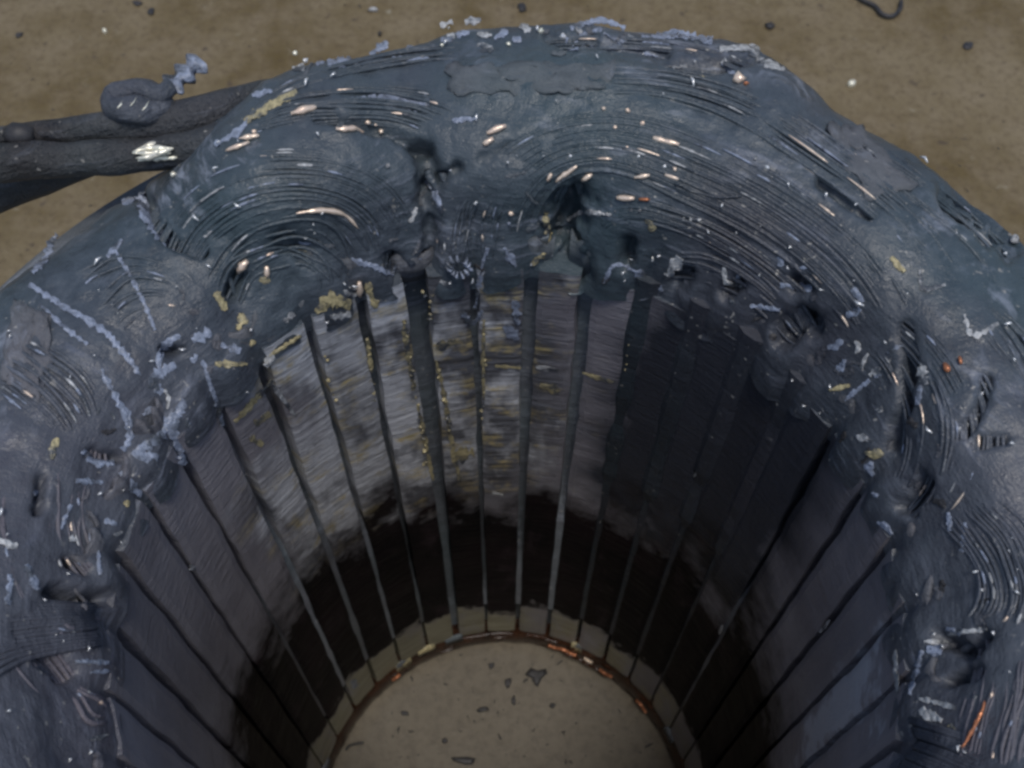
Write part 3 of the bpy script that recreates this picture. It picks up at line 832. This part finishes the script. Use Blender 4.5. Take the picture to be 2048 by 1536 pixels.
for p, r_ in [([(1890,728),(1898,745)],5), ([(1918,715),(1922,730)],4), ([(1975,1405),(1968,1428),(1952,1452)],3), ([(1962,1440),(1950,1465),(1930,1500)],3), ([(1972,1420),(1945,1480)],2), ([(1280,397),(1300,398)],4)]:
    bare(p, r_, 'copper_red')
for x, y, r_, mt in [(510,266,9,'copper'), (735,243,8,'copper'), (763,261,8,'copper'), (752,248,6,'copper'), (1255,222,8,'copper'), (1208,218,7,'copper'), (1285,248,9,'copper'), (1230,255,6,'copper'), (1255,294,8,'copper'),
                     (1478,160,20,'copper'), (1492,168,9,'copper_red'), (2030,480,14,'film_pale'), (1022,425,8,'copper'), (590,108,9,'tin'), (612,123,9,'filing'), (1080,64,10,'tin'), (1127,73,12,'filing'), (1017,90,8,'tin'), (885,92,6,'tin'), (350,350,10,'tin'),
                     (385,296,9,'copper'), (495,280,7,'copper'), (775,332,8,'film_pale'), (900,338,6,'filing'), (1142,312,6,'filing'), (1278,312,6,'filing'), (1330,332,7,'filing'), (1534,336,8,'filing'), (1510,318,7,'film_pale'),
                     (432,455,6,'filing'), (412,472,6,'film_pale'), (1018,445,7,'film'), (850,590,7,'film_gold'), (845,582,6,'film_gold'), (1350,338,7,'copper'), (1705,178,1,'filing')]:
    if r_ > 2: bead(x, y, r_, mt)
# flower-like frayed ring at the slot mouth
def frayed_ring(x, y, rp):
    mb = MB()
    for k in range(11):
        a = 2*PI*k/11
        x0, y0 = x+rp*0.45*math.cos(a), y+rp*0.45*math.sin(a); x1, y1 = x+rp*math.cos(a+.2), y+rp*math.sin(a+.2)
        A, n1 = hit_any(x0, y0); B, n2 = hit_any(x1, y1)
        V, F = tube([A+n1*0.03, (A+B)/2+n1*0.045, B+n2*0.028], [0.004, 0.006, 0.004], 5); mb.add(V, F)
    mb.build('frayed_ring', M['film'], stator)
frayed_ring(912, 522, 20)
# small gold and pale solids in rows, standing in for varnish glints
def bead_row(path, step, rpx, mat):
    L = np.linalg.norm(np.diff(np.array(path, float), axis=0), axis=1).sum()
    mb = MB()
    for q in resample(path, int(L/step)+1):
        if random.random() < 0.4: continue
        x, y = q + rng.normal(0, 2.2, 2)
        P, nn = hit_any(x, y); r = rpx*random.uniform(.35, 1.0)/FPX*((P-CAM) @ FW)
        V, F = tube([P+nn*0.001, P+nn*r*0.8, P+nn*r*1.4], [r, r*0.9, r*0.3], 6); V = [np.array(v) + rng.normal(0, r*0.3, 3) for v in V]; mb.add(V, F)
    mb.build('varnish_glints', M[mat], stator)
bead_row([(966,640),(969,700),(968,760),(966,840)], 9, 4, 'film_gold')
bead_row([(735,670),(742,740),(748,800)], 9, 4, 'film_gold')
bead_row([(862,560),(858,600),(862,640)], 12, 5, 'film_gold')
bead_row([(876,740),(890,800),(902,870)], 8, 5, 'film_gold')
bead_row([(812,640),(818,700),(826,760),(840,840),(850,930)], 8, 4, 'film_gold')
bead_row([(1100,495),(1105,520),(1140,525),(1160,515)], 11, 6, 'film_pale')
bead_row([(1200,430),(1270,420),(1340,432),(1400,440)], 16, 5, 'film_pale')
bead_row([(648,690),(655,740),(668,800)], 10, 5, 'film_gold')
bead_row([(1258,690),(1250,740)], 10, 3, 'film_gold')

# torn scraps round the rim of the bore and stray strands across the coils
rs = random.Random(21)
for _ in range(84):
    th = math.radians(rs.uniform(-12, 186)); rr = rs.uniform(0.99, 1.16)
    c = project(np.array([rr*math.cos(th), rr*math.sin(th), 0.02+max(0, rr-1.0)*1.6]))
    ang = rs.uniform(0, 2*PI); l = rs.uniform(6, 22)
    b = ang+rs.uniform(-.9, .9)
    ribbon([(c[0]-l*math.cos(ang), c[1]-l*math.sin(ang)), (c[0], c[1]), (c[0]+l*math.cos(b), c[1]+l*math.sin(b))], rs.uniform(5, 15),
           rs.choice(['film', 'film', 'film_pale', 'film_gold', 'paper', 'paper', 'paper', 'debris', 'debris']))
for _ in range(60):
    x, y = rs.uniform(420, 1460), abs(rs.gauss(0, 22))
    y = 105 + 0.00021*(x-1050)**2 - 50 + y
    a = rs.gauss((x-1050)*0.0007, 0.35); l = rs.uniform(5, 20)
    if hit(x, y) is None: continue
    ribbon([(x-l*math.cos(a), y-l*math.sin(a)), (x, y+rs.uniform(-3, 3)), (x+l*math.cos(a), y+l*math.sin(a))], rs.uniform(5, 13), rs.choice(['film', 'film', 'film', 'film_pale', 'paper']))
for _ in range(5):
    th = math.radians(rs.uniform(-10, 190)); rr = rs.uniform(1.05, 1.65)
    n_ = rs.randint(8, 16); dth = rs.uniform(-0.022, 0.022); drr = rs.uniform(-0.018, 0.022)
    pts = []
    for k in range(n_):
        q = project(np.array([(rr+drr*k)*math.cos(th+dth*k), (rr+drr*k)*math.sin(th+dth*k), 0.25]))
        h_ = hit(q[0], q[1])
        if h_ is None: break
        pts.append(h_[0]+h_[1]*(0.010+0.006*math.sin(k*.6)))
        drr += rs.uniform(-.003, .003)
    if len(pts) < 6: continue
    pts = np.array(pts)
    for _k in range(4): pts[1:-1] = 0.25*pts[:-2]+0.5*pts[1:-1]+0.25*pts[2:]
    V, F = tube(pts, rs.uniform(0.0035, 0.0055), 6)
    mesh_obj('stray_strand', V, F, M[rs.choice(['strand', 'strand', 'debris'])], stator)

for p, w, mt in [([(806,640),(815,700),(828,780)],10,'film_gold'), ([(835,810),(848,870),(866,960)],8,'film_gold'), ([(872,720),(890,800),(903,880),(920,960)],9,'film_gold'), ([(968,640),(966,720),(967,800)],7,'film_gold'),
                 ([(735,680),(743,745)],8,'film_gold'), ([(990,732),(1042,736)],7,'film_gold'), ([(1072,734),(1118,741)],8,'film_pale'), ([(1165,746),(1232,766)],6,'film_gold'), ([(902,912),(948,905)],26,'film_gold'),
                 ([(872,695),(912,682)],16,'film_gold'), 
                 ([(470,845),(545,760)],10,'film_gold'), ([(510,850),(540,825)],14,'film_gold'), ([(500,875),(525,890)],12,'film_gold'), ([(1080,770),(1120,780)],14,'film_gold'), ([(985,985),(1005,990)],6,'film_pale'),
                 ([(1010,650),(1035,680)],20,'film'), ([(880,560),(900,575)],8,'film_pale'), ([(545,770),(590,830)],8,'film_pale'), ([(1445,1250),(1440,1268)],6,'film_pale'), ([(1790,1300),(1796,1390)],9,'film_pale'),
                 ([(1392,945),(1388,953)],7,'film_pale'), ([(1660,1240),(1640,1265)],7,'film_pale'), ([(380,1130),(388,1140)],10,'film_pale'), ([(705,1360),(712,1375)],12,'film')]:
    ribbon(p, w, mt, 'scratch_sheen', lift=0.0015, crump=0.0008, thick=0.001)  # thin ribbons standing in for scratches and golden sheen on the wall

# ------------------------------------------------------------------ insulation sheet tucked over the outer back of the head
def sheet(quad, nu, nv, lift, mat, name, crump):
    q = np.array(quad, float); V = []; sd_ = random.uniform(0, 50)
    for j in range(nv+1):
        for i in range(nu+1):
            u, v = i/nu, j/nv
            p = (q[0]*(1-u)+q[1]*u)*(1-v) + (q[3]*(1-u)+q[2]*u)*v
            p = p + 18*np.array([noise.noise(Vector((sd_, i*.4, j*.4))), noise.noise(Vector((sd_+9, i*.4, j*.4)))])
            P, nn = hit_any(p[0], p[1])
            V.append(P + nn*(lift+crump*noise.noise(Vector((sd_+5, u*5, v*4)))))
    V = np.array(V); n = len(V); bot = V - np.array([0, 0, 0.008])
    F = []
    w = nu+1
    for j in range(nv):
        for i in range(nu):
            a = j*w+i; F.append((a, a+1, a+w+1, a+w)); F.append((n+a+w, n+a+w+1, n+a+1, n+a))
    for i in range(nu):
        F.append((i+1, i, n+i, n+i+1)); e = nv*w+i; F.append((e, e+1, n+e+1, n+e))
    for j in range(nv):
        a = j*w; F.append((a, a+w, n+a+w, n+a)); e = j*w+nu; F.append((e+w, e, n+e, n+e+w))
    return mesh_obj(name, np.vstack([V, bot]), F, M[mat], stator)
sheet([(890, 130), (1230, 130), (1215, 185), (900, 185)], 26, 8, 0.006, 'paper', 'insulation_sheet', 0.015)
sheet([(1640, 260), (1720, 250), (1830, 380), (1740, 400)], 14, 14, 0.006, 'paper', 'insulation_sheet', 0.012)
sheet([(30, 600), (110, 640), (90, 800), (0, 760)], 14, 14, 0.008, 'paper', 'insulation_sheet', 0.015)

# ------------------------------------------------------------------ lead cable
def cable(points, rad, name, mat, sides=14, wob=0.006):
    pts = [np.array(on_plane(x, y, z)) for x, y, z in points]
    pts = resample(pts, 40)
    n = len(pts)
    rr = np.interp(np.linspace(0, 1, n), np.linspace(0, 1, len(rad)), rad)
    V, F = tube(pts, rr, sides)
    V = [np.array(v) + wob*np.array([noise.noise(Vector(v)*9), noise.noise(Vector(v)*9+Vector((7, 0, 0))), noise.noise(Vector(v)*9+Vector((0, 9, 0)))]) for v in V]
    return mesh_obj(name, V, F, M[mat], stator)
lead = cable([(-260, 345, 0.30), (-60, 330, 0.29), (60, 322, 0.28), (180, 318, 0.27), (300, 308, 0.27), (390, 292, 0.30), (470, 272, 0.30), (540, 245, 0.27)], [0.058, 0.058, 0.056, 0.054, 0.052, 0.048, 0.035], 'lead_cable', 'cable', wob=0.014)
cable([(-260, 290, 0.30), (-60, 278, 0.30), (120, 262, 0.30), (260, 250, 0.30), (380, 238, 0.31), (470, 212, 0.30), (560, 180, 0.24)], [0.026, 0.028, 0.032, 0.042, 0.058, 0.06, 0.04], 'lead_cable', 'cable')
cable([(-260, 470, 0.0), (-100, 415, 0.05), (10, 378, 0.10), (100, 350, 0.14), (200, 325, 0.20)], [0.07, 0.072, 0.068, 0.055, 0.03], 'lead_cable', 'cable')
def splice(x0, x1, y0, y1):
    mb = MB()
    for k in range(8):
        f = k/7
        o0, o1 = random.uniform(-8, 14), random.uniform(-22, 12)
        pts = []
        for s in range(10):
            u = s/9
            x = x0+o0+(x1+o1-x0-o0)*u; y = y0+(y1-y0)*u + (f-0.5)*30 + 4*math.sin(u*4+k*1.7)
            P = np.array(on_plane(x, y, 0.338 - 0.055*((f-0.45)*2)**2 + random.uniform(-.004, .004)))
            pts.append(P)
        V, F = tube(pts, [random.uniform(0.006, 0.014)*math.sin(PI*(q_+0.7)/10.4) for q_ in range(10)], 7); mb.add(V, F)
    o = mb.build('bare_splice', M['tin'], lead); return o
splice(268, 345, 312, 300)
bead(356, 310, 10, 'tin', parent=lead, name='solder_blob'); bead(382, 298, 9, 'copper', parent=lead, name='solder_blob')
# dark tape collar near the picture's edge
cpt = [np.array(on_plane(x, 268+0.02*(x), 0.32)) for x in (12, 30, 50, 68)]
V, F = tube(cpt, [0.022, 0.036, 0.034, 0.02], 10); mesh_obj('tape_collar', V, F, M['debris'], lead)

# bent lead end with a grimy sleeve and a curled foil tail
mb = MB()
pts = resample([np.array(on_plane(x, y, z)) for x, y, z in ((345, 212, 0.33), (300, 222, 0.36), (240, 215, 0.37), (222, 195, 0.37), (260, 182, 0.38), (320, 180, 0.38), (348, 165, 0.38))], 36)
V, F = tube(pts, np.interp(np.linspace(0, 1, 36), [0, .2, .5, .8, 1], [0.028, 0.038, 0.036, 0.045, 0.03]), 12)
V = [np.array(v)+0.022*np.array([nz(*v, 12), nz(v[1], v[2], v[0], 12), nz(v[2], v[0], v[1], 12)]) for v in V]
stub = mesh_obj('lead_stub', V, F, M['lump'], stator)
def foil():
    c = resample([(340, 172), (360, 155), (378, 138), (402, 118)], 16); V = []; F = []
    for i, q in enumerate(c):
        w = 20+8*math.sin(i*1.1)
        for k in range(5):
            f = k/4*2-1
            P = np.array(on_plane(q[0]+0.75*f*w, q[1]+0.65*f*w, 0.38+0.035*noise.noise(Vector((i*.5, k*.8, 4)))-0.02*f*f))
            V.append(P)
    n = len(V); V = V + [v-np.array([0, 0, .007]) for v in V]
    for i in range(15):
        for k in range(4):
            a = i*5+k; F.append((a, a+1, a+6, a+5)); F.append((n+a+5, n+a+6, n+a+1, n+a))
        F.append((i*5, i*5+5, n+i*5+5, n+i*5)); F.append((i*5+9, i*5+4, n+i*5+4, n+i*5+9))
    mesh_obj('foil_tail', V, F, M['film'], stub)
foil()
for x, y, k_ in ((243, 208, 1.0), (292, 213, 0.6), (268, 204, 0.4)):
    P = np.array(on_plane(x, y, 0.41)); V, F = tube([P-np.array([0.008, .016, 0]), P, P+np.array([.004, .022, 0])], [.002*k_, .004*k_, .001*k_], 6)
    mesh_obj('bare_wire', V, F, M['tin'], stub)

# ------------------------------------------------------------------ lower end winding (varnished), its ring showing at the foot of the bore
def lower():
    n, k = 360, 9
    prof = [(1.10, -H+0.02), (1.03, -H-0.012), (1.0, -H-0.07), (0.99, -H-0.15), (1.01, ZF+0.004), (1.3, ZF+0.002), (1.62, ZF+0.004), (1.66, -H-0.10), (1.60, -H+0.0)]
    V = []; F = []
    for i in range(n):
        a = 2*PI*i/n
        for j, (r, z) in enumerate(prof):
            rr = r + (0.012*noise.noise(Vector((math.cos(a)*9, math.sin(a)*9, j*.7))) + 0.006*noise.noise(Vector((math.cos(a)*40, math.sin(a)*40, j*1.7))))
            V.append((rr*math.cos(a), rr*math.sin(a), z))
    for i in range(n):
        i2 = (i+1) % n
        for j in range(k-1): F.append((i*k+j, i*k+j+1, i2*k+j+1, i2*k+j))
    mesh_obj('lower_winding', V, F, M['amber'], stator)
    # wire turns showing on its inner face
    for t in range(8):
        zz = -H-0.06-0.02*t
        pts = []
        d0 = random.uniform(5, 120); d1 = d0+random.uniform(30, 60)
        for s in range(60):
            a = math.radians(d0+(d1-d0)*s/59)
            r = 1.004 + 0.010*noise.noise(Vector((a*6, t*3, 0)))
            pts.append((r*math.cos(a), r*math.sin(a), zz+0.012*noise.noise(Vector((a*5, t, 4)))))
        V, F = tube(pts, 0.009, 6); mesh_obj('varnished_strand', V, F, M['amber'], stator)
    for a0, a1, zz, mt in ((66, 76, -H-0.08, 'copper_red'), (52, 57, -H-0.10, 'copper_red'), (54, 70, -H-0.13, 'amber'), (36, 41, -H-0.09, 'copper_red'), (60, 63, -H-0.06, 'copper'), (129, 132, -H-0.06, 'copper_red')):
        pts = [(0.972*math.cos(math.radians(a)), 0.972*math.sin(math.radians(a)), zz+0.01*math.sin(a)) for a in np.linspace(a0, a1, 14)]
        V, F = tube(pts, 0.010, 6); mesh_obj('bare_wire', V, F, M[mt], stator)
lower()
# frayed liner ends hanging below the core
for i in range(NS):
    ii = i if i <= 20 else i-NS
    if random.random() < 0.45: continue
    a0 = slot_angle(ii) + random.uniform(-.02, .02); hw = math.radians(random.uniform(1.2, 3.6)); V = []; F = []
    dz = random.uniform(0.05, 0.12)
    for s in range(7):
        u = s/6*2-1; a = a0+hw*u
        for r, z in ((1.0, -H+0.02), (0.985, -H-dz*(0.6+0.5*abs(noise.noise(Vector((i*3, u*2, 0)))))), (0.995, -H-dz*0.7), (1.012, -H+0.02)):
            V.append((r*math.cos(a), r*math.sin(a), z))
    for s in range(6):
        for k in range(4):
            k2 = (k+1) % 4; F.append((s*4+k, s*4+k2, s*4+4+k2, s*4+4+k))
    F.append((3, 2, 1, 0)); F.append((24, 25, 26, 27))
    mesh_obj('liner_end', V, F, M['film_gold'] if random.random() < .6 else M['wedge'], stator)

# ------------------------------------------------------------------ loose filings over the windings
mb = MB()
for _ in range(230):
    x, y = random.uniform(0, 2048), random.uniform(40, 1536)
    h = hit(x, y)
    if h is None: continue
    P, nn = h
    r = random.choice((1.2, 1.5, 2, 2.6, 3.4))/FPX*((P-CAM) @ FW)
    d = rng.normal(0, 1, 3); d -= nn*(d @ nn); d /= np.linalg.norm(d)
    l = r*random.uniform(0.8, 3.5)
    V, F = tube([P+nn*(0.012+r*.5)-d*l, P+nn*(0.016+r), P+nn*(0.012+r*.5)+d*l], [r*.5, r, r*.4], 5); mb.add(V, F)
o = mb.build('metal_filings', M['filing'])
tag(o, 'loose bright metal filings scattered over the grimy windings', 'metal filings', kind='stuff')

# ------------------------------------------------------------------ things lying on the floor
def flake(outline, name, label, cat, h=0.018, mat='debris', group=None):
    ctr = np.mean(np.array(outline, float), axis=0)
    n = len(outline); V = []
    def ring_(f, z):
        for q in outline:
            p = ctr+(np.array(q)-ctr)*f
            P = on_plane(p[0], p[1], ZF); V.append((P[0], P[1], ZF+z+0.4*h*noise.noise(Vector((p[0]*.05, p[1]*.05, z*50)))*f))
    ring_(1.0, 0.002); ring_(1.02, h*0.7); ring_(0.6, h*1.2)
    P = on_plane(ctr[0], ctr[1], ZF); V.append((P[0], P[1], ZF+h*0.9))
    F = []
    for j in range(2):
        for k in range(n):
            k2 = (k+1) % n; F.append((j*n+k, j*n+k2, (j+1)*n+k2, (j+1)*n+k))
    for k in range(n): F.append((2*n+k, 2*n+(k+1) % n, 3*n))
    F.append(tuple(range(n))[::-1])
    o = mesh_obj(name, V, F, M[mat]); tag(o, label, cat, group); return o
def ell(cx, cy, rx, ry, rot=0, n=9):
    out = []
    for k in range(n):
        a = 2*PI*k/n; s = random.uniform(.7, 1.2)
        x, y = rx*s*math.cos(a), ry*s*math.sin(a)
        out.append((cx+x*math.cos(rot)-y*math.sin(rot), cy+x*math.sin(rot)+y*math.cos(rot)))
    return out
G = 'dark flakes lying on the floor'
flake([(1050,1350),(1062,1337),(1075,1342),(1092,1338),(1094,1348),(1084,1356),(1076,1374),(1070,1372),(1066,1358)], 'dark_flake', 'largest dark ragged three-pointed flake on the floor inside the bore', 'flake', group=G)
flake(ell(928, 1522, 24, 8, 0.1), 'dark_flake', 'long dark flake on the bore floor, the one lowest in the picture', 'flake', group=G)
flake(ell(965, 1420, 14, 5, -0.2), 'dark_flake', 'thin dark sliver on the floor in the middle of the bore', 'flake', group=G)
flake(ell(1016, 1368, 7, 10, 0.5), 'dark_flake', 'small dark crumb just left of the three-pointed flake in the bore', 'flake', 0.02, group=G)
flake(ell(983, 1332, 7, 7), 'dark_flake', 'round dark crumb on the bore floor closest to the far bottom edge', 'flake', 0.02, group=G)
flake(ell(1027, 1402, 4, 11), 'dark_flake', 'upright narrow dark splinter on the bore floor below the three-pointed flake', 'flake', 0.015, group=G)
flake(ell(810, 1427, 9, 5), 'dark_flake', 'small dark flake on the left side of the bore floor', 'flake', 0.015, group=G)
flake(ell(890, 1482, 6, 5), 'dark_flake', 'dark crumb above left of the long flake on the bore floor', 'flake', 0.02, group=G)
flake(ell(1105, 1412, 6, 5), 'dark_flake', 'dark speck on the right half of the bore floor', 'flake', 0.02, group=G)
flake(ell(1045, 18, 10, 8), 'dark_flake', 'black crumb on the brown floor straight behind the stator', 'flake', 0.03, group=G)
flake(ell(1540, 54, 11, 6), 'dark_flake', 'black chip on the brown floor behind the right corner of the windings', 'flake', 0.03, group=G)
flake(ell(275, 8, 10, 5), 'dark_flake', 'dark smudge-like flake on the floor at the far left edge', 'flake', 0.02, group=G)
flake(ell(303, 25, 7, 7), 'dark_flake', 'brown black crumb on the floor to the upper left', 'flake', 0.02, group=G)
flake(ell(38, 72, 9, 5, -0.5), 'dark_flake', 'faint dark flake on the floor in the upper left corner', 'flake', 0.015, group=G)
flake(ell(1935, 92, 10, 8), 'dark_flake', 'dark round crumb on the floor in the upper right corner', 'flake', 0.02, group=G)
flake(ell(760, 70, 4, 4), 'dark_flake', 'tiny dark crumb on the floor behind the left windings', 'flake', 0.03, group=G)
flake(ell(1702, 172, 7, 5), 'metal_chip', 'small shiny metal chip on the brown floor right of the stator', 'metal chip', 0.05, 'tin')
flake(ell(747, 22, 10, 3), 'metal_chip', 'pale sliver of metal on the floor behind the stator', 'metal chip', 0.03, 'film_pale')
flake(ell(211, 66, 4, 3), 'metal_chip', 'tiny bright metal grain on the floor at the upper left', 'metal chip', 0.04, 'tin')
def curl(path, rpx, label):
    pts = [np.array(on_plane(x, y, ZF)) + np.array([0, 0, 0.03]) for x, y in resample(path, 24)]
    V, F = tube(pts, 0.02*rpx, 6); o = mesh_obj('wire_curl', V, F, M['debris']); tag(o, label, 'wire scrap')
curl([(1700,-12),(1722,5),(1748,18),(1762,34),(1782,38),(1798,24),(1800,8)], 1.0, 'thin dark curled wire scrap on the floor behind the stator')
curl([(693,1503),(700,1494),(715,1490),(728,1488)], 0.35, 'fine curved dark fibre on the bore floor at the left edge')
mb = MB()
for _ in range(700):
    if random.random() < 0.3: x, y = random.uniform(640, 1380), random.uniform(1290, 1600)
    else: x, y = random.uniform(-100, 2150), random.uniform(-60, 560)
    P = on_plane(x, y, ZF); r = min(0.02, abs(random.gauss(0, 0.0035))+0.0016)
    if math.hypot(P[0], P[1]) < 1.75 and math.hypot(P[0], P[1]) > 0.97: continue
    a = random.uniform(0, PI); l = r*random.uniform(1, 2.6); d = np.array([math.cos(a), math.sin(a), 0])
    V, F = tube([P-d*l+[0, 0, r*.3], P+[0, 0, r*.5], P+d*l+[0, 0, r*.3]], [r*.4, r*.6, r*.3], 5); mb.add(V, F)
o = mb.build('floor_crumbs', M['debris']); tag(o, 'fine dark crumbs and dust scattered over the brown floor', 'debris', kind='stuff')
